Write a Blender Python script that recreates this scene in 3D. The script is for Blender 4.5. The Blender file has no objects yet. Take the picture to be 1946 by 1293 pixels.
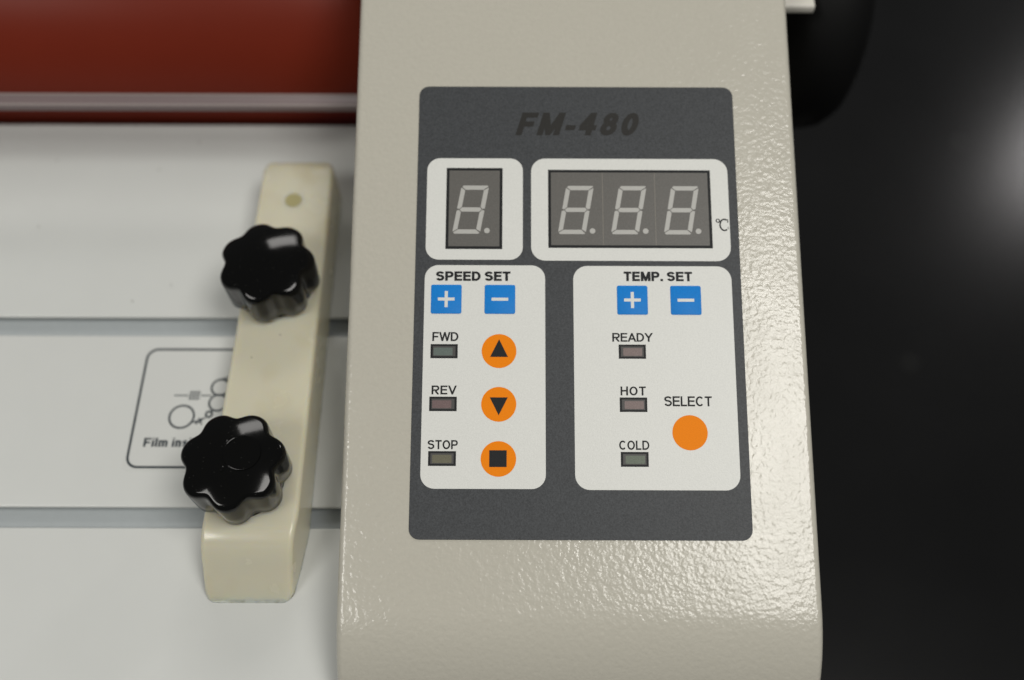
import bpy, bmesh, math
from mathutils import Vector, Matrix

S = 0.001                      # all sizes below are written in millimetres
sc = bpy.context.scene
COL = sc.collection

# ------------------------------------------------------------------ camera
TILT = math.radians(28.5); ROLL = 0.0035
cam_d = bpy.data.cameras.new('camera'); cam = bpy.data.objects.new('camera', cam_d); COL.objects.link(cam)
cam_d.sensor_width = 36.0; cam_d.lens = 36.0 * 1900 / 1946
cam_d.clip_start = 0.01; cam_d.clip_end = 50
cam.matrix_world = (Matrix.Translation((0, 0, 0.300)) @ Matrix.Rotation(TILT, 4, 'X') @ Matrix.Rotation(ROLL, 4, 'Z'))
cam_d.dof.use_dof = True; cam_d.dof.focus_distance = 0.284; cam_d.dof.aperture_fstop = 4.8
sc.camera = cam

# ------------------------------------------------------------------ room light
w = bpy.data.worlds.new('World'); sc.world = w; w.use_nodes = True
bg = w.node_tree.nodes['Background']
bg.inputs['Color'].default_value = (0.93, 0.97, 1.0, 1); bg.inputs['Strength'].default_value = 0.10

def area(name, loc, target, sx, sy, power, col):
    l = bpy.data.lights.new(name, 'AREA'); l.shape = 'RECTANGLE'; l.size = sx; l.size_y = sy
    l.energy = power; l.color = col
    o = bpy.data.objects.new(name, l); COL.objects.link(o); o.location = loc
    o.rotation_euler = (Vector(target) - Vector(loc)).to_track_quat('-Z', 'Y').to_euler()
    return o
area('ceiling_light', (0.82, -0.24, 2.0), (0.05, 0.0, 0), 0.98, 0.76, 29.5, (1.0, 0.975, 0.925))
rl_ = area('rear_ceiling_light', (-0.16, 2.75, 2.05), (0, 0.1, 0), 1.2, 0.66, 22, (1.0, 0.97, 0.93))
rl_.rotation_euler.rotate_axis('Z', math.radians(22))
area('left_fill_light', (-1.5, -0.9, 2.3), (0, 0.1, 0), 1.2, 0.6, 26, (1.0, 0.98, 0.93))  # unseen fill lamp, added to lighten the shade between bar and console
area('far_ceiling_light', (2.72, 3.14, 2.05), (0.70, 0.84, -0.7), 0.36, 0.55, 11.5, (1.0, 0.96, 0.95))
sc.view_settings.view_transform = 'Standard'; sc.view_settings.look = 'None'
sc.view_settings.exposure = -0.13; sc.view_settings.gamma = 1.0

# ------------------------------------------------------------------ materials
def nd(nt, t, **kw):
    n = nt.nodes.new(t)
    for k, v in kw.items():
        if k in n.inputs: n.inputs[k].default_value = v
        else: setattr(n, k, v)
    return n

def mat(name, col, rough=0.5, spec=0.5, metal=0.0, coat=0.0, coat_rough=0.1,
        var=0.0, var_scale=300, bumps=(), sss=0.0, sss_r=(0.004, 0.003, 0.0015), specks=None, stain_or_sheen=None, rvar=0.0, foot=None):
    """bumps: (scale, distance_mm, detail, kind); specks: (scale, threshold, colour)"""
    m = bpy.data.materials.new(name); m.use_nodes = True; nt = m.node_tree; L = nt.links.new
    p = nt.nodes['Principled BSDF']
    p.inputs['Roughness'].default_value = rough
    p.inputs['Specular IOR Level'].default_value = spec
    p.inputs['Metallic'].default_value = metal
    p.inputs['Coat Weight'].default_value = coat
    p.inputs['Coat Roughness'].default_value = coat_rough
    c4 = (*col, 1.0); p.inputs['Base Color'].default_value = c4
    tc = nd(nt, 'ShaderNodeTexCoord')
    out = None
    if var > 0:
        nz = nd(nt, 'ShaderNodeTexNoise', Scale=var_scale, Detail=4.0, Roughness=0.65); L(tc.outputs['Object'], nz.inputs['Vector'])
        r = nd(nt, 'ShaderNodeMapRange'); L(nz.outputs['Fac'], r.inputs['Value'])
        r.inputs['From Min'].default_value = 0.25; r.inputs['From Max'].default_value = 0.75
        r.inputs['To Min'].default_value = 1 - var; r.inputs['To Max'].default_value = 1 + var
        mx = nd(nt, 'ShaderNodeVectorMath', operation='SCALE'); mx.inputs[0].default_value = col
        L(r.outputs['Result'], mx.inputs['Scale']); out = mx.outputs['Vector']
    def blend(fac, colour):
        nonlocal out
        k = nd(nt, 'ShaderNodeMix', data_type='RGBA'); L(fac, k.inputs[0])
        if out is not None: L(out, k.inputs[6])
        else: k.inputs[6].default_value = c4
        k.inputs[7].default_value = (*colour, 1); out = k.outputs[2]
    for q in (stain_or_sheen or []):
        sc_, lo, hi, colour = q
        nz = nd(nt, 'ShaderNodeTexNoise', Scale=sc_, Detail=3.0); L(tc.outputs['Object'], nz.inputs['Vector'])
        r = nd(nt, 'ShaderNodeMapRange'); L(nz.outputs['Fac'], r.inputs['Value'])
        r.inputs['From Min'].default_value = lo; r.inputs['From Max'].default_value = hi
        r.inputs['To Min'].default_value = 0; r.inputs['To Max'].default_value = 1
        blend(r.outputs['Result'], colour)
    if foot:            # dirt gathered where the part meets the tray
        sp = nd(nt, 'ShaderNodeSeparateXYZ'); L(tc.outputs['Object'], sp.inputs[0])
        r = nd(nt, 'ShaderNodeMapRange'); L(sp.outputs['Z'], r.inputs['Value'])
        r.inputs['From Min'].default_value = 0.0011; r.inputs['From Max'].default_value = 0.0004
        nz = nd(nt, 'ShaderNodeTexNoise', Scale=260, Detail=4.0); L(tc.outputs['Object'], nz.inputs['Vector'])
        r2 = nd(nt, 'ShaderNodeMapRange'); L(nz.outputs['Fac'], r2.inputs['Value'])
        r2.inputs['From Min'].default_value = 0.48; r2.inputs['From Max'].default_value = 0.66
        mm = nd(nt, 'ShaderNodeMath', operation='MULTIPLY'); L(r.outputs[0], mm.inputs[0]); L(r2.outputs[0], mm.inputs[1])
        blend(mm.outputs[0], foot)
    if specks:
        sc_, th, colour, keep = specks
        v = nd(nt, 'ShaderNodeTexVoronoi', Scale=sc_, voronoi_dimensions='2D'); L(tc.outputs['Object'], v.inputs['Vector'])
        lt = nd(nt, 'ShaderNodeMath', operation='LESS_THAN'); L(v.outputs['Distance'], lt.inputs[0]); lt.inputs[1].default_value = th
        sx = nd(nt, 'ShaderNodeSeparateColor'); L(v.outputs['Color'], sx.inputs[0])
        l2 = nd(nt, 'ShaderNodeMath', operation='LESS_THAN'); L(sx.outputs[0], l2.inputs[0]); l2.inputs[1].default_value = keep
        mu = nd(nt, 'ShaderNodeMath', operation='MULTIPLY'); L(lt.outputs[0], mu.inputs[0]); L(l2.outputs[0], mu.inputs[1])
        blend(mu.outputs[0], colour)
    if out is not None: L(out, p.inputs['Base Color'])
    if rvar > 0:
        nz = nd(nt, 'ShaderNodeTexNoise', Scale=60, Detail=5.0); L(tc.outputs['Object'], nz.inputs['Vector'])
        r = nd(nt, 'ShaderNodeMapRange'); L(nz.outputs['Fac'], r.inputs['Value'])
        r.inputs['From Min'].default_value = 0.3; r.inputs['From Max'].default_value = 0.7
        r.inputs['To Min'].default_value = max(0.02, rough - rvar); r.inputs['To Max'].default_value = rough + rvar
        L(r.outputs['Result'], p.inputs['Roughness'])
    prev = None
    for (s_, dist, det, kind) in bumps:
        if kind == 'noise':
            t = nd(nt, 'ShaderNodeTexNoise', Scale=s_, Detail=det, Roughness=0.5); hgt = t.outputs['Fac']
        else:
            t = nd(nt, 'ShaderNodeTexVoronoi', Scale=s_, feature='SMOOTH_F1'); t.inputs['Smoothness'].default_value = 0.6
            hgt = t.outputs['Distance']
        L(tc.outputs['Object'], t.inputs['Vector'])
        b = nd(nt, 'ShaderNodeBump', Strength=1.0, Distance=dist * S); L(hgt, b.inputs['Height'])
        if prev: L(prev, b.inputs['Normal'])
        prev = b.outputs['Normal']
    if prev: L(prev, p.inputs['Normal'])
    if sss > 0:
        p.inputs['Subsurface Weight'].default_value = sss
        p.inputs['Subsurface Radius'].default_value = sss_r; p.inputs['Subsurface Scale'].default_value = 1.0
    return m

M_console = mat('beige_powder_coat', (0.488, 0.468, 0.402), rough=0.19, spec=0.5, var=0.03, var_scale=900,
                bumps=((680, 0.165, 1.5, 'noise'), (1500, 0.025, 1.0, 'noise')), rvar=0.04)
M_tray = mat('white_gloss_paint', (0.60, 0.612, 0.592), rough=0.22, spec=0.5, var=0.015, var_scale=40,
             specks=(75, 0.022, (0.12, 0.11, 0.09), 0.09), bumps=((90, 0.008, 1.0, 'noise'),), rvar=0.03)
M_base = mat('grey_tray_base', (0.38, 0.41, 0.42), rough=0.5, var=0.03)
M_nylon = mat('ivory_nylon', (0.60, 0.575, 0.455), rough=0.24, spec=0.5, sss=0.85, sss_r=(0.006, 0.0045, 0.002),
              bumps=((130, 0.03, 1.0, 'noise'),), foot=(0.22, 0.18, 0.11), stain_or_sheen=[(28, 0.56, 0.80, (0.50, 0.43, 0.25))], specks=(120, 0.026, (0.10, 0.09, 0.07), 0.07), rvar=0.06)
M_hole = mat('nylon_hole', (0.46, 0.41, 0.18), rough=0.5, sss=0.3)
M_knob = mat('black_gloss_plastic', (0.003, 0.003, 0.0028), rough=0.10, spec=0.27, bumps=((90, 0.02, 1.0, 'noise'), (1500, 0.002, 2.0, 'noise')),
             rvar=0.05, specks=(900, 0.06, (0.06, 0.06, 0.055), 0.10))
M_wheel = mat('black_rubber', (0.004, 0.004, 0.004), rough=0.6, spec=0.15)
M_roller = mat('red_silicone', (0.158, 0.019, 0.008), rough=0.42, spec=0.15, var=0.06, var_scale=12, stain_or_sheen=[(4.5, 0.50, 0.68, (0.105, 0.017, 0.026))])  # purplish patches paint a reflected sheen into the roller's red
M_rod = mat('grey_metal_strip', (0.17, 0.13, 0.13), rough=0.4)
GR = ((2600, 0.030, 1.0, 'noise'),)
M_overlay = mat('slate_print', (0.050, 0.0535, 0.0575), rough=0.47, spec=0.24, var=0.46, var_scale=2200, bumps=GR)
M_white = mat('white_print', (0.675, 0.68, 0.648), rough=0.42, spec=0.4, var=0.07, var_scale=2600, bumps=GR)
M_blue = mat('blue_print', (0.004, 0.195, 0.60), rough=0.5, spec=0.2, var=0.10, var_scale=2600, bumps=GR)
M_orange = mat('orange_print', (0.84, 0.225, 0.0), rough=0.5, spec=0.12, var=0.08, var_scale=2600, bumps=GR)
M_ink = mat('black_print', (0.012, 0.013, 0.014), rough=0.5, spec=0.18, var=0.25, var_scale=2600, bumps=GR)
M_model = mat('faint_black_print', (0.022, 0.021, 0.019), rough=0.47, spec=0.22, var=0.30, var_scale=3000, bumps=GR)
M_face = mat('display_face', (0.112, 0.107, 0.098), rough=0.42, spec=0.4, var=0.20, var_scale=2600, bumps=GR)
M_seam = mat('display_seam', (0.20, 0.185, 0.155), rough=0.5, var=0.2, var_scale=2000)
M_seg = mat('unlit_segment', (0.43, 0.425, 0.40), rough=0.42, spec=0.4, var=0.08, var_scale=2600, bumps=GR)
LENS = {}
def lens_mat(k, c): LENS[k] = mat('lens_' + k, c, rough=0.42, spec=0.4, var=0.22, var_scale=2200, bumps=GR)
lens_mat('green', (0.105, 0.135, 0.120)); lens_mat('red', (0.150, 0.100, 0.098)); lens_mat('olive', (0.125, 0.118, 0.075))
lens_mat('pink', (0.175, 0.128, 0.120)); lens_mat('moss', (0.100, 0.125, 0.090))
M_wellink = mat('well_shadow_print', (0.050, 0.048, 0.045), rough=0.5, var=0.2, var_scale=2400)
M_film = mat('sticker_film', (0.59, 0.60, 0.58), rough=0.16, spec=0.5)
M_teal = mat('dark_teal_ink', (0.012, 0.022, 0.030), rough=0.35)
M_floor = mat('dark_floor', (0.0085, 0.0085, 0.0085), rough=0.19, spec=0.35, var=0.35, var_scale=3,
              specks=(9, 0.06, (0.025, 0.025, 0.024), 0.14))
M_edge = mat('strip_edge_metal', (0.30, 0.26, 0.245), rough=0.4)
M_tab = mat('pale_cream_plastic', (0.62, 0.60, 0.54), rough=0.4)

# ------------------------------------------------------------------ helpers
def tag(o, label=None, cat=None, group=None, kind=None):
    for k, v in (('label', label), ('category', cat), ('group', group), ('kind', kind)):
        if v: o[k] = v
    return o

def link(name, me, m, parent=None, mw=None, smooth=False):
    if m and not me.materials: me.materials.append(m)
    if smooth:
        for p in me.polygons: p.use_smooth = True
    o = bpy.data.objects.new(name, me); COL.objects.link(o)
    if parent: o.parent = parent
    if mw is not None: o.matrix_local = mw
    return o

def from_bm(bm, name):
    bmesh.ops.recalc_face_normals(bm, faces=bm.faces)
    me = bpy.data.meshes.new(name); bm.to_mesh(me); bm.free(); return me

def soft_edges(me, ang=35):
    for p in me.polygons: p.use_smooth = True
    me.set_sharp_from_angle(angle=math.radians(ang))

def V(x, y, z=0.0): return Vector((x * S, y * S, z * S))

def plate_mesh(name, pts, z0, z1, bevel=0.0, seg=2):
    """prism of an outline (mm) from z0 to z1, top edge optionally bevelled"""
    bm = bmesh.new()
    f = bm.faces.new([bm.verts.new(V(x, y, z1)) for x, y in pts])
    f.normal_update()
    if f.normal.z < 0: f.normal_flip()
    if z0 is not None:
        r = bmesh.ops.extrude_face_region(bm, geom=[f])
        vs = [g for g in r['geom'] if isinstance(g, bmesh.types.BMVert)]
        for v in vs: v.co.z = z1 * S
        for v in f.verts: v.co.z = z0 * S
        if bevel > 0:
            es = [e for e in bm.edges if all(abs(v.co.z - z1 * S) < 1e-9 for v in e.verts)]
            bmesh.ops.bevel(bm, geom=es, offset=bevel * S, segments=seg, affect='EDGES', profile=0.5)
        return from_bm(bm, name)
    me = bpy.data.meshes.new(name); bm.to_mesh(me); bm.free(); return me

def rrect(x0, y0, x1, y1, r, n=8):
    P = []
    for cx, cy, a in ((x1 - r, y1 - r, 0), (x0 + r, y1 - r, 90), (x0 + r, y0 + r, 180), (x1 - r, y0 + r, 270)):
        for i in range(n + 1):
            t = math.radians(a + 90 * i / n); P.append((cx + r * math.cos(t), cy + r * math.sin(t)))
    return P

def circ(cx, cy, r, n=48, ry=None):
    ry = ry or r
    return [(cx + r * math.cos(2 * math.pi * i / n), cy + ry * math.sin(2 * math.pi * i / n)) for i in range(n)]

def clipy(poly, y0, y1):
    for lim, sgn in ((y0, 1), (y1, -1)):
        out = []
        for i in range(len(poly)):
            a, b = poly[i - 1], poly[i]; ia, ib = sgn * (a[1] - lim) >= -1e-9, sgn * (b[1] - lim) >= -1e-9
            if ia != ib:
                t = (lim - a[1]) / (b[1] - a[1]); out.append((a[0] + t * (b[0] - a[0]), lim))
            if ib: out.append(b)
        poly = out
        if len(poly) < 3: return []
    return poly

def stroke(pts, t, closed=False):
    """quads along a centre line with mitred joints"""
    n = len(pts); L, R = [], []
    for i in range(n):
        p = Vector(pts[i]); a = Vector(pts[i - 1]) if (i > 0 or closed) else None
        b = Vector(pts[(i + 1) % n]) if (i < n - 1 or closed) else None
        d1 = (p - a).normalized() if a is not None else (b - p).normalized()
        d2 = (b - p).normalized() if b is not None else d1
        n1 = Vector((-d1.y, d1.x)); n2 = Vector((-d2.y, d2.x)); m = n1 + n2
        if m.length < 1e-6: m = n1
        m.normalize(); k = min(1 / max(m.dot(n1), 1e-3), 4.0)
        L.append(p + m * (t / 2 * k)); R.append(p - m * (t / 2 * k))
    q = []
    for i in range(n if closed else n - 1):
        j = (i + 1) % n; q.append([tuple(R[i]), tuple(R[j]), tuple(L[j]), tuple(L[i])])
    return q

def arc(cx, cy, rx, ry, a0, a1, n=14):
    return [(cx + rx * math.cos(math.radians(a0 + (a1 - a0) * i / n)), cy + ry * math.sin(math.radians(a0 + (a1 - a0) * i / n))) for i in range(n + 1)]

def glyph(ch, t):
    """(advance width, [(polyline, closed)]) on a cap height of 1; centre lines"""
    a = t / 2; T = 1 - a; B = a
    W = dict(S=.70, P=.70, E=.66, D=.74, T=.66, M=.84, F=.62, W=1.0, R=.74, V=.74, O=.80, A=.76, Y=.74, H=.72, L=.58, C=.76, N=.72)
    W.update({'.': .22, '-': .36, '4': .62, '8': .60, '0': .60, ' ': .20, 'l': t, 'i': t, 'm': .80, 'n': .50, 's': .48, 'd': .52, 'e': .52})
    w = W[ch]; R = w - a; c = w / 2; h = .535
    if ch == 'S': return w, [(arc(c, (T + h) / 2, c - a, (T - h) / 2, 15, 270) + arc(c, (B + h) / 2, c - a, (h - B) / 2, 90, -165)[1:], 0)]
    if ch in 'PR':
        m = .46 if ch == 'P' else .48; r = (T - m) / 2
        g = [([(a, 0), (a, T)] + [(R - r * .9, T)] + arc(R - r * .9, (T + m) / 2, r * .9, r, 90, -90)[1:] + [(t, m)], 0)]
        if ch == 'R': g.append(([(w * .50, m - a), (R + .01, -.02)], 0))
        return w, g
    if ch == 'E': return w, [([(w, T), (a, T), (a, B), (w, B)], 0), ([(t, .52), (w * .94, .52)], 0)]
    if ch == 'F': return w, [([(w, T), (a, T), (a, 0)], 0), ([(t, .49), (w * .90, .49)], 0)]
    if ch == 'L': return w, [([(a, 1), (a, B), (w, B)], 0)]
    if ch == 'T': return w, [([(0, T), (w, T)], 0), ([(c, 0), (c, 1 - t)], 0)]
    if ch == 'H': return w, [([(a, 0), (a, 1)], 0), ([(R, 0), (R, 1)], 0), ([(t, .52), (w - t, .52)], 0)]
    if ch == 'D': return w, [([(a, B), (a, T), (w * .42, T)] + arc(w * .42, .5, R - w * .42, .5 - a, 90, -90)[1:], 1)]
    if ch in 'O0': return w, [(arc(c, .5, c - a, .5 - a, 0, 360, 32)[:-1], 1)]
    if ch == 'C': return w, [(arc(c, .5, c - a, .5 - a, 42, 318, 24), 0)]
    if ch == '8': return w, [(arc(c, (T + .53) / 2, c - a * 1.25, (T - .53) / 2, 0, 360, 22)[:-1], 1), (arc(c, (B + .53) / 2, c - a, (.53 - B) / 2, 0, 360, 22)[:-1], 1)]
    if ch == '4': return w, [([(w * .80 - a, 0), (w * .80 - a, 1)], 0), ([(0, .22 + a), (w, .22 + a)], 0), ([(a * .6, .22 + a * 1.2), (w * .80 - a * 1.1, 1 - a * .4)], 0)]
    if ch == 'A': return w, [([(a * .4 - .03, -.1), (c, 1 - a * .6), (w - a * .4 + .03, -.1)], 0), ([(w * .22, .32), (w * .78, .32)], 0)]
    if ch == 'V': return w, [([(a * .4 - .03, 1.1), (c, a * .6), (w - a * .4 + .03, 1.1)], 0)]
    if ch == 'W': return w, [([(a * .4 - .02, 1.1), (w * .27, a * .3), (c, 1 - a * .3), (w * .73, a * .3), (w - a * .4 + .02, 1.1)], 0)]
    if ch == 'Y': return w, [([(a * .5 - .06, 1.1), (c, .44)], 0), ([(w - a * .5 + .06, 1.1), (c, .44)], 0), ([(c, 0), (c, .46)], 0)]
    if ch == 'M': return w, [([(a, 0), (a, 1)], 0), ([(w - a, 0), (w - a, 1)], 0), ([(a * 1.1 - .05, 1.12), (c, a * .8), (w - a * 1.1 + .05, 1.12)], 0)]
    if ch == 'N': return w, [([(a, 0), (a, 1)], 0), ([(R, 0), (R, 1)], 0), ([(a, 1), (R, 0)], 0)]
    if ch == '.': return w, [([(c, 0), (c, t * 1.05)], 0)]
    if ch == '-': return w, [([(0, .34), (w, .34)], 0)]
    if ch == ' ': return w, []
    if ch == 'l': return w, [([(c, 0), (c, 1)], 0)]
    if ch == 'i': return w, [([(c, 0), (c, .73)], 0), ([(c, .86), (c, 1)], 0)]
    xh = .74
    if ch == 'n': return w, [([(a, 0), (a, xh)], 0), (arc(c, xh - .24, c - a, .24 - a, 180, 0) + [(R, 0)], 0)]
    if ch == 'm':
        r = (w / 2 - a) / 2
        return w, [([(a, 0), (a, xh)], 0), (arc(a + r, xh - .2, r, .2 - a, 180, 0) + [(a + 2 * r, 0)], 0), (arc(a + 3 * r, xh - .2, r, .2 - a, 180, 0) + [(a + 4 * r, 0)], 0)]
    if ch == 's': return w, [(arc(c, xh * .5 + xh / 4 - a / 2, c - a, xh / 4 - a / 2, 15, 270) + arc(c, xh / 4 + a / 2, c - a, xh / 4 - a / 2, 90, -165)[1:], 0)]
    if ch == 'd': return w, [([(R, 0), (R, 1)], 0), (arc(c, xh / 2, c - a, xh / 2 - a, 0, 360, 20)[:-1], 1)]
    if ch == 'e': return w, [([(R, xh / 2)] + arc(c, xh / 2, c - a, xh / 2 - a, 0, 320, 18), 0), ([(t, xh / 2), (w - t, xh / 2)], 0)]

def text_polys(s, x0, y0, x1, y1, t, gap=.07, slant=0.0):
    """lettering that fills the box x0..x1, y0..y1 (mm); t = stroke / cap height"""
    tot = sum(glyph(c, t)[0] for c in s) + gap * (len(s) - 1); H = y1 - y0
    sx = (x1 - x0 - slant * H) / tot; out = []; x = 0
    for c in s:
        wd, gs = glyph(c, t)
        for k, (pl, cl) in enumerate(gs):
            for q in stroke(pl, t, cl):
                q = clipy(q, 0, 1)
                if q: out.append(([(x0 + (x + px) * sx + slant * H * py, y0 + py * H) for px, py in q], k))
        x += wd + gap
    return out

def polys_mesh(name, polys, z, step=0.008):
    bm = bmesh.new()
    for pts, k in polys:
        try:
            f = bm.faces.new([bm.verts.new(V(x, y, z + k * step)) for x, y in pts]); f.normal_update()
            if f.normal.z < 0: f.normal_flip()
        except ValueError: pass
    bmesh.ops.remove_doubles(bm, verts=bm.verts, dist=1e-7)
    bmesh.ops.dissolve_degenerate(bm, edges=bm.edges, dist=1e-8)
    me = bpy.data.meshes.new(name); bm.to_mesh(me); bm.free(); return me

def extrude_x(name, prof, x0, x1, bevel=0.0, seg=3):
    """closed (y,z) profile swept along x"""
    bm = bmesh.new()
    a = [bm.verts.new(V(x0, y, z)) for y, z in prof]; b = [bm.verts.new(V(x1, y, z)) for y, z in prof]; n = len(prof)
    for i in range(n): bm.faces.new((a[i], a[(i + 1) % n], b[(i + 1) % n], b[i]))
    fa = bm.faces.new(a); fb = bm.faces.new(b)
    bmesh.ops.recalc_face_normals(bm, faces=bm.faces)
    if bevel > 0:
        es = set(fa.edges) | set(fb.edges)
        bmesh.ops.bevel(bm, geom=list(es), offset=bevel * S, segments=seg, affect='EDGES', profile=0.5)
    return from_bm(bm, name)

def lathe(name, prof, n=64, axis='Z', rfun=None, zfun=None):
    bm = bmesh.new(); rings = []
    for (r, h) in prof:
        ring = []
        for i in range(n):
            th = 2 * math.pi * i / n; rr = rfun(r, h, th) if rfun else r
            x, y = rr * math.cos(th), rr * math.sin(th)
            hh = h + (zfun(rr) - zfun(r) if zfun and h > 11 else 0)
            ring.append(bm.verts.new(V(x, y, hh) if axis == 'Z' else V(hh, x, y)))
        rings.append(ring)
    for A_, B_ in zip(rings, rings[1:]):
        for i in range(n): bm.faces.new((A_[i], A_[(i + 1) % n], B_[(i + 1) % n], B_[i]))
    bm.faces.new(rings[0]); bm.faces.new(rings[-1])
    return from_bm(bm, name)

# ------------------------------------------------------------------ setting
fl = bpy.data.meshes.new('floor'); fl.from_pydata([(-4, -3, -.7), (4, -3, -.7), (4, 5, -.7), (-4, 5, -.7)], [], [(0, 1, 2, 3)])
tag(link('floor', fl, M_floor), kind='structure')

# ------------------------------------------------------------------ the laminator
lam = bpy.data.objects.new('laminator', None); COL.objects.link(lam); lam.location = (0, 0, 0)
tag(lam, 'beige and white roll laminator with control panel, star knobs and red roller', 'laminator')

PA = math.radians(16.2)
O = Vector((0.2, 83.92, 28.0)) * S
PM = Matrix.Translation(O) @ Matrix.Rotation(PA, 4, 'X')       # frame of the sloping console top

# --- console housing : (y,z,normal) stations along the top, skinned across x
XL, XR, RE = -48.2, 86.1, 2.0
st = []
R0 = 40.0; s0 = -18.0
def world(s, h):
    p = PM @ V(0, s, h); return p.y / S, p.z / S
steps = 18; maxang = math.radians(72)
cs, ch = s0, -R0
stations = []
for s in (262, 250, 200, 150, 100, 50, 20, 0, -9): stations.append((s, 0.0, 0.0))
for i in range(steps + 1):
    a = maxang * i / steps; stations.append((cs - R0 * math.sin(a), ch + R0 * math.cos(a), a))
a = maxang; s_, h_ = stations[-1][:2]
stations.append((s_ - math.cos(a) * 60, h_ - math.sin(a) * 60, a))
stations.insert(0, (265.5, -3.5, -math.radians(90))); stations.insert(1, (264.5, -1, -math.radians(45)))
bm = bmesh.new(); rows = []
for (s, h, a) in stations:
    ns, nh = -math.sin(a), math.cos(a)     # surface normal in (s,h)
    row = []
    for i in range(7):                      # left rounded edge
        t = math.radians(90 * i / 6); x = XL + RE - RE * math.cos(t); d = RE - RE * math.sin(t); row.append((x, d))
    row += [(-20, 0), (20, 0), (60, 0)]
    for i in range(7):
        t = math.radians(90 - 90 * i / 6); row.append((XR - RE + RE * math.cos(t), RE - RE * math.sin(t)))
    vs = []
    for (x, d) in row:
        y, z = world(s - ns * d, h - nh * d); vs.append(bm.verts.new(V(x, y, z)))
    y, z = world(s - ns * RE, h - nh * RE)
    lo = bm.verts.new(V(XL, max(y, 44) if y < 60 else y, -30)); ro = bm.verts.new(V(XR, max(y, 44) if y < 60 else y, -30))
    rows.append([lo] + vs + [ro])
for A_, B_ in zip(rows, rows[1:]):
    for i in range(len(A_) - 1): bm.faces.new((A_[i], A_[i + 1], B_[i + 1], B_[i]))
bm.faces.new(rows[0]); bm.faces.new(rows[-1])
me = from_bm(bm, 'console_housing'); soft_edges(me, 40)
housing = link('console_housing', me, M_console, lam); tag(housing, 'beige textured powder-coated sloping console cover')

# --- control panel overlay
H1 = .25
def pmat(x=0, s=0, h=0): return PM @ Matrix.Translation(V(x, s, h))
panel = link('control_panel', plate_mesh('control_panel', rrect(-28.9, .2, 67.3, 137.2, 3.0), .01, H1, .06, 1), M_overlay, lam, PM)
tag(panel, 'slate grey printed control panel overlay with white fields')
for (x0, y0, x1, y1, r) in ((-25.95, 81.6, 2.9, 113.6, 3.9), (5.4, 81.4, 64.7, 113.6, 4.2), (-26.0, 14.3, 9.5, 79.9, 4.0), (17.8, 14.1, 64.5, 79.8, 4.2)):
    link('white_field', plate_mesh('white_field', rrect(x0, y0, x1, y1, r), None, H1 + .02), M_white, panel)
HT = H1 + .05
def letter(s, box, t, gap=.07, slant=0, m=None, name='lettering'):
    me = polys_mesh('lettering', text_polys(s, *box, t, gap, slant), HT)
    return link(name, me, m or M_ink, panel)
letter('FM-480', (0.6, 121.2, 39.2, 128.6), .225, .16, .30, M_model)
letter('SPEED SET', (-22.7, 75.1, -.7, 78.0), .225)
letter('TEMP. SET', (32.7, 75.2, 52.9, 78.1), .225)
letter('FWD', (-23.4, 56.9, -15.8, 59.6), .172)
letter('REV', (-23.3, 41.2, -16.2, 43.8), .172, .11)
letter('STOP', (-24.1, 25.45, -15.5, 28.05), .172, .09)
letter('READY', (29.0, 56.9, 40.7, 59.5), .172)
letter('HOT', (31.1, 41.1, 38.4, 43.7), .172, .14)
letter('SELECT', (43.6, 38.0, 57.3, 40.9), .165, .07)
letter('COLD', (30.4, 25.45, 39.0, 28.1), .168, .10)
pol = [(q, 0) for q in stroke(arc(61.2, 94.0, .50, .50, 0, 360, 16)[:-1], .30, True)]
pol += [(q, 0) for q in stroke(arc(63.1, 92.7, 1.3, 1.75, 55, 305, 20), .46)]
pol += [(q, 1) for q in stroke([(64.15, 94.5), (64.15, 93.4)], .28)] + [(q, 1) for q in stroke([(64.2, 92.1), (64.2, 91.3)], .16)]
link('lettering', polys_mesh('lettering', pol, HT), M_ink, panel)

# --- seven segment displays
def seg_polys():
    """seven segments of one digit, local to its lower-left corner; 15.2 high, 8.6 wide, slanted"""
    W, H, t, g = 8.3, 15.2, 1.35, .16; sl = 2.7 / 15.2; c = .45
    def shear(P): return [(x + sl * y, y) for x, y in P]
    m = H / 2; e = t * .5; out = []
    out.append([(g + .5, H), (W - g - .3, H), (W - g - .05, H - .3), (W - t - g, H - t), (t + g, H - t), (g + .1, H - .45)])     # top
    out.append([(g + .1, .45), (t + g, t), (W - t - g, t), (W - g - .05, .3), (W - g - .3, 0), (g + .5, 0)])               # bottom
    out.append([(e + g, m), (t + g, m + e), (W - t - g, m + e), (W - e - g, m), (W - t - g, m - e), (t + g, m - e)])             # middle
    out.append([(0, m + g + .2), (e, m + g), (t, m + e + g), (t, H - t - g), (.12, H - .55 - g), (0, H - .9)])                      # upper left
    out.append([(0, m - g - .2), (e, m - g), (t, m - e - g), (t, t + g), (.12, .55 + g), (0, .9)])                                 # lower left
    out.append([(W, m + g + .2), (W - e, m + g), (W - t, m + e + g), (W - t, H - t - g), (W - .12, H - .55 - g), (W, H - .9)])      # upper right
    out.append([(W, m - g - .2), (W - e, m - g), (W - t, m - e - g), (W - t, t + g), (W - .12, .55 + g), (W, .9)])
    return [shear(P) for P in out]
seg_me = []
for P in seg_polys(): seg_me.append(plate_mesh('segment', P, None, 0))
dot_me = plate_mesh('decimal_point', circ(0, 0, .85, 20), None, 0)
for m_ in seg_me + [dot_me]: m_.materials.append(M_seg)
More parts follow.
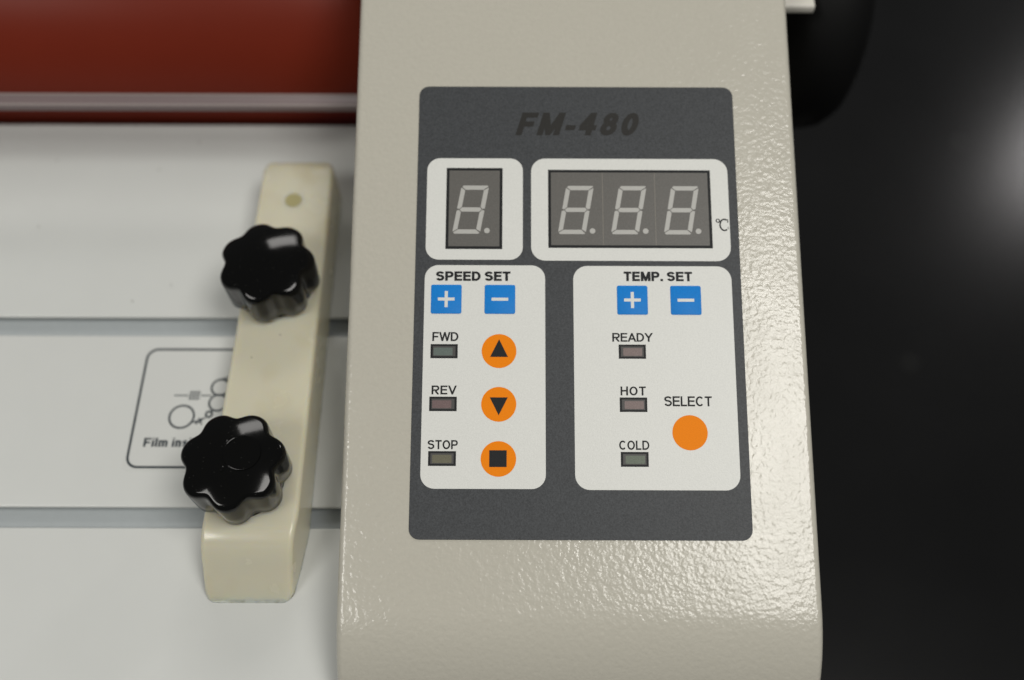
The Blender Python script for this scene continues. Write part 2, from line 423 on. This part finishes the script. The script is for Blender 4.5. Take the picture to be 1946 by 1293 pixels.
def display(x0, y0, x1, y1, digits, seams, lab):
    fr = [(x0, y0), (x1, y0), (x1, y1), (x0, y1)]
    d = link('display', plate_mesh('display', fr, None, H1 + .04), M_ink, lam, PM); tag(d, lab)
    k = .85
    link('display_face', plate_mesh('display_face', [(x0 + k, y0 + k), (x1 - k, y0 + k), (x1 - k, y1 - k), (x0 + k, y1 - k)], None, H1 + .06), M_face, d)
    for sx in seams:
        link('seam', plate_mesh('seam', [(sx, y0 + k), (sx + .16, y0 + k), (sx + .16, y1 - k), (sx, y1 - k)], None, H1 + .07), M_seam, d)
    for dx in digits:
        for me_ in seg_me:
            q = bpy.data.objects.new('segment', me_); COL.objects.link(q); q.parent = d; q.location = V(dx, 89.65, H1 + .08)
        q = bpy.data.objects.new('decimal_point', dot_me); COL.objects.link(q); q.parent = d; q.location = V(dx + 10.4, 90.65, H1 + .08)
display(-20.1, 84.9, -3.2, 110.5, [-18.2], [], 'single digit unlit display above SPEED SET')
display(10.5, 85.35, 59.4, 110.0, [13.3, 29.15, 44.9], [26.8, 42.5], 'three digit unlit temperature display')

# --- buttons
def sym(name, polys, m, parent, z): return link(name, polys_mesh(name, polys, z), m, parent)
btn_me = plate_mesh('button', rrect(-4.5, -4.4, 4.5, 4.4, .55, 5), 0, .16, .12, 2); soft_edges(btn_me, 50); btn_me.materials.append(M_blue)
for x, y, k, lab in ((-19.55, 69.5, 1, 'blue plus button under SPEED SET'), (-3.8, 69.5, 0, 'blue minus button under SPEED SET'),
                     (35.1, 69.4, 1, 'blue plus button under TEMP. SET'), (50.8, 69.4, 0, 'blue minus button under TEMP. SET')):
    b = link('button', btn_me, None, lam, pmat(x, y, H1 + .02)); tag(b, lab)
    P = [([(-2.45, -.46), (2.45, -.46), (2.45, .46), (-2.45, .46)], 0)]
    if k:
        P = [([(-2.45, -.46), (-.46, -.46), (-.46, .46), (-2.45, .46)], 0), ([(.46, -.46), (2.45, -.46), (2.45, .46), (.46, .46)], 0),
             ([(-.46, -2.45), (.46, -2.45), (.46, 2.45), (-.46, 2.45)], 0)]
    sym('plus_sign' if k else 'minus_sign', P, M_white, b, .18)
disc_me = plate_mesh('button', circ(0, 0, 5.05), None, 0); disc_me.materials.append(M_orange)
for x, y, P, nm, lab in ((-3.95, 54.0, [(-2.6, -1.75), (2.6, -1.75), (0, 3.5)], 'up_arrow', 'orange round button with black up arrow'),
                         (-3.95, 38.4, [(-2.6, 2.0), (0, -3.2), (2.6, 2.0)], 'down_arrow', 'orange round button with black down arrow'),
                         (-3.95, 22.75, [(-2.6, -2.3), (2.35, -2.3), (2.35, 2.45), (-2.6, 2.45)], 'stop_square', 'orange round button with black square'),
                         (50.7, 30.4, None, '', 'plain orange round button under SELECT')):
    b = link('button', disc_me, None, lam, pmat(x, y, H1 + .045)); tag(b, lab)
    if P: sym(nm, [(P, 0)], M_ink, b, .03)

# --- indicator windows
ind_me = plate_mesh('indicator', [(-3.95, -2.1), (3.95, -2.1), (3.95, 2.1), (-3.95, 2.1)], None, 0); ind_me.materials.append(M_ink)
for x, y, c, dx, lab in ((-19.9, 53.9, 'green', -.25, 'grey green indicator under FWD'), (-19.95, 38.45, 'red', -.3, 'dull red indicator under REV'), (-19.95, 22.8, 'olive', 0, 'olive indicator under STOP'),
                      (34.75, 53.95, 'pink', .15, 'dull pink indicator under READY'), (34.75, 38.4, 'pink', .25, 'dull pink indicator under HOT'), (34.75, 22.75, 'moss', .2, 'dull green indicator under COLD')):
    i_ = link('indicator', ind_me, None, lam, pmat(x, y, H1 + .04)); tag(i_, lab)
    link('well', plate_mesh('well', [(-3.3, -1.5), (3.3, -1.5), (3.3, 1.5), (-3.3, 1.5)], None, .012), M_wellink, i_)
    link('lens', plate_mesh('lens', rrect(-2.8 + dx, -1.25, 2.7 + dx, 1.05, .2, 2), None, .028), LENS[c], i_)

# --- feed tray : base and three plates with open joints
TX0, TX1 = -330, -48.9
base = link('feed_tray', extrude_x('feed_tray', [(-30, -8), (255, -8), (255, -3.6), (-30, -3.6)], TX0, TX1), M_base, lam)
tag(base, 'white glossy feed tray of three plates with open joints')
def plate(y0, y1, rear=None, front_round=.5):
    th = 1.3; P = []
    for i in range(5):
        t = math.radians(180 + 90 - 90 * i / 4); r = th / 2; P.append((y0 + r + r * math.cos(math.radians(270 - 180 * i / 4)), -r + r * math.sin(math.radians(270 - 180 * i / 4))))
    if rear:
        for i in range(9):
            t = math.radians(90 - 80 * i / 8); P.append((y1 - rear + rear * math.cos(t), -rear + rear * math.sin(t)))
        P += [(y1 - .1, -16), (y1 - 1.6, -16), (y1 - rear, -th - 2)]
    else:
        for i in range(5):
            t = math.radians(90 - 90 * i / 4); r = .45; P.append((y1 - r + r * math.cos(t), -r + r * math.sin(t)))
        P += [(y1, -3.55), (y1 - 1.3, -3.55), (y1 - 1.3, -th)]
    me = extrude_x('tray_plate', P, TX0, TX1); soft_edges(me, 50)
    return link('tray_plate', me, M_tray, base)
plate(171.3, 259.6, rear=5.0)
plate(102.9, 164.1)
plate(-30, 96.3)

# --- printed film sticker on the middle plate
stk = link('sticker', plate_mesh('sticker', rrect(-124.4, 114.9, -70.6, 160.0, 2.2), .003, .09), M_film, lam); tag(stk, 'clear film threading diagram sticker reading Film inside')
pol = [(q, 0) for q in stroke(rrect(-123.2, 116.2, -71.8, 158.7, 3.6), .78, True)]
link('border', polys_mesh('border', pol, .11), M_teal, stk)
pol = [(q, 0) for q in stroke([(-111.8, 141.5), (-107.2, 141.5)], .42)] + [(q, 0) for q in stroke([(-102.9, 141.5), (-99.5, 141.5)], .42)]
for dy in (-1.1, 0.0, 1.1): pol += [(q, 1) for q in stroke([(-107.0, 141.5 + dy), (-103.0, 141.5 + dy)], .3)]
for dx in (-1.2, -.1, 1.0): pol += [(q, 2) for q in stroke([(-105 + dx - .2, 139.8), (-105 + dx + .2, 143.3)], .34)]
for cx, cy, r, k in ((-96.9, 144.5, 2.9, 3), (-96.9, 138.9, 2.9, 4), (-99.3, 134.7, 1.0, 5), (-108.1, 133.8, 4.0, 6), (-91.1, 144.5, 2.9, 3), (-91.1, 138.9, 2.9, 4)):
    pol += [(q, k) for q in stroke(circ(cx, cy, r, 36), .66, True)]
pol += [(q, 7) for q in stroke([(-105.4, 131.3), (-100.2, 133.5)], .4)] + [(q, 7) for q in stroke([(-98.8, 135.6), (-97.9, 136.2)], .4)]
pol += [(q, 8) for q in stroke([(-103.2, 131.2), (-100.9, 133.0)], .45)] + [(q, 9) for q in stroke([(-102.3, 133.4), (-101.2, 131.0)], .45)] + [(q, 2) for q in stroke([(-103.6, 132.0), (-102.6, 131.6)], .5)]
pol += [(q, 8) for q in stroke([(-97.6, 147.2), (-93.5, 149.0)], .4)] + [(q, 9) for q in stroke([(-97.0, 147.3), (-93.5, 147.3)], .5)]
link('diagram', polys_mesh('diagram', pol, .11, .006), M_teal, stk)
link('lettering', polys_mesh('lettering', text_polys('Film inside', -118.9, 123.2, -99.0, 126.3, .20, .10), .11), M_teal, stk)

# --- ivory clamp bar : outline in plan, height profile along its length
def bar_mesh():
    bm = bmesh.new(); rows = []
    def zt(y):
        # top height along the bar: flat, then rounded nose ramping to the tray
        if y >= 92: return 17.0
        t = (92 - y) / (92 - 73.2)
        return 17.0 - 3.5 * (t / .4) ** 2 if t < .4 else 13.5 * (1 - t) / .6
    ys = [226.2, 226.0, 225.3, 224.2, 222.6] + [218 - 6 * i for i in range(20)] + [100, 97, 95, 93, 91.5, 90, 88, 86, 84, 82, 80, 78, 76.5, 75.3, 74.4, 73.7, 73.3, 73.2]
    for y in ys:
        f = (y - 73) / 150.0
        xl = -91.0 + 2.5 * max(0, f); xr = -62.6 - 1.1 * max(0, f)
        if y < 95: xr -= (95 - y) * .13; xl -= (95 - y) * .01
        inset = 0.0
        if y > 221.2: q = (y - 221.2) / 5.0; inset = 2.2 * (1 - math.sqrt(max(0, 1 - q * q)))
        if y < 76.6: q = (76.6 - y) / 3.4; inset = 3.0 * (1 - math.sqrt(max(0, 1 - q * q)))
        xl += inset; xr -= inset; h = max(zt(y), .7)
        if y > 222.5: h -= 1.6 * (1 - math.sqrt(max(0, 1 - ((y - 222.5) / 3.7) ** 2)))
        r = min(1.5, h * .6); row = [(xl - .5 * min(1, h / 10), 0)]
        for i in range(6):
            t = math.radians(180 - 90 * i / 5); row.append((xl + r + r * math.cos(t), h - r + r * math.sin(t)))
        row += [((xl * 2 + xr) / 3, h + .0), ((xl + xr * 2) / 3, h + .0)]
        for i in range(6):
            t = math.radians(90 - 90 * i / 5); row.append((xr - r + r * math.cos(t), h - r + r * math.sin(t)))
        row.append((xr + .5 * min(1, h / 10), 0))
        rows.append([bm.verts.new(V(x, y, z + .02)) for x, z in row])
    for A_, B_ in zip(rows, rows[1:]):
        for i in range(len(A_)): bm.faces.new((A_[i], A_[(i + 1) % len(A_)], B_[(i + 1) % len(A_)], B_[i]))
    bm.faces.new(rows[0]); bm.faces.new(rows[-1])
    return from_bm(bm, 'clamp_bar')
me = bar_mesh(); soft_edges(me, 60)
bar = link('clamp_bar', me, M_nylon, lam); tag(bar, 'ivory translucent plastic bar with rounded nose')
hm = lathe('screw_hole', [(2.9, 17.03), (2.7, 17.05), (2.3, 16.6 + .44), (.1, 17.035)], 32)
h = link('screw_hole', hm, M_hole, bar, Matrix.Translation(V(-76.3, 208.7, 0)))

# --- star knobs
def DOME(r): return 13.2 + 1.8 * (1 - (r / 11.8) ** 2)
def knob_mesh(phase):
    N = 7
    def rf(r, hh, th):
        if r < 0.6: return r
        lobe = math.cos(N * (th - phase)); lobe = lobe - .14 * math.cos(2 * N * (th - phase)) - .05
        k = min(1.0, (r / 13.0))
        k *= min(1.0, max(0.0, (hh - .9) / .4))
        return r + 1.06 * lobe * k
    prof = [(11.2, 0), (11.7, .3), (11.8, .8), (11.8, 1.2), (12.9, 1.35), (13.15, 1.7), (13.3, 6), (13.4, 10.5), (13.38, 11.5), (13.25, 12.1), (12.95, 12.6), (12.45, 12.98), (11.8, 13.2)]
    for r in (10, 8.5, 7, 5.5, 4, 2.5, 1, .1): prof.append((r, DOME(r)))
    return lathe('star_knob', prof, 168, 'Z', rf, DOME)
for (x, y, ph, lab) in ((-78.5, 173.6, 107, 'upper black seven-lobed star knob'), (-80.2, 106.1, 116, 'lower black seven-lobed star knob')):
    me = knob_mesh(math.radians(ph)); soft_edges(me, 45)
    k = link('star_knob', me, M_knob, lam, Matrix.Translation(V(x, y, 17.1)) @ Matrix.Diagonal((1.075, 1.075, 1.22, 1))); tag(k, lab)
    if y < 150:
        for (mx_, my_) in ((-1.2, 3.8), (-1.3, -3.6)):
            q = lathe('mould_pip', [(.75, 0), (.72, .10), (.55, .14), (.42, .02), (.2, .06), (.05, .10)], 18); soft_edges(q, 50)
            zz = DOME(math.hypot(mx_, my_))
            link('mould_pip', q, M_knob, k, Matrix.Translation(V(mx_, my_, zz - .01)))
        q = lathe('raised_ring', [(4.95, -.3), (4.9, .03), (4.8, .03), (4.7, .0), (.1, .0)], 48)  # thin raised ring, set off centre on the domed top
        link('raised_ring', q, M_knob, k, Matrix.Translation(V(3.3, .9, DOME(3.42) + .02)) @ Matrix.Rotation(.085, 4, 'Y'))

# --- rear: strip in front of the red roller
def rr_prof(y0, z0, y1, z1, r): return rrect(y0, z0, y1, z1, r, 4)
me = extrude_x('guide_strip', rr_prof(237.6, 29.4, 244, 32.2, .8), TX0, TX1); soft_edges(me, 40)
gs = link('guide_strip', me, M_rod, lam); tag(gs, 'pale grey metal strip in front of the red roller')
for (y0, y1) in ((237.9, 238.6), (242.5, 243.1)):
    me = extrude_x('strip_edge', rr_prof(y0, 32.0, y1, 32.6, .25), TX0, TX1); soft_edges(me, 40)
    link('strip_edge', me, M_edge, gs)
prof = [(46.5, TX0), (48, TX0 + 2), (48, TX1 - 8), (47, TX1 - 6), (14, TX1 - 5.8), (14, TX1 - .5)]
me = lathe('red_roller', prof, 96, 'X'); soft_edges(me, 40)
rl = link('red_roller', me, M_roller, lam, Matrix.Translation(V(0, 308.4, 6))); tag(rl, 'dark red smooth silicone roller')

# --- black handwheel on the right side
prof = [(12, 86.5), (12, 92), (22, 94), (33, 96), (38, 98), (44, 101), (46.5, 104), (47.5, 108), (47.5, 114), (46.5, 119), (43, 124), (36, 128), (24, 129), (10, 129.5)]
me = lathe('handwheel', prof, 96, 'X'); soft_edges(me, 50)
tag(link('handwheel', me, M_wheel, lam, Matrix.Translation(V(0, 300, 22))), 'matt black handwheel on the right side')
me = extrude_x('side_bracket', rr_prof(257.5, 56.5, 272, 60, 1), 86.3, 101, .5); soft_edges(me, 40)
tag(link('side_bracket', me, M_tab, lam), 'small pale tab beside the handwheel')
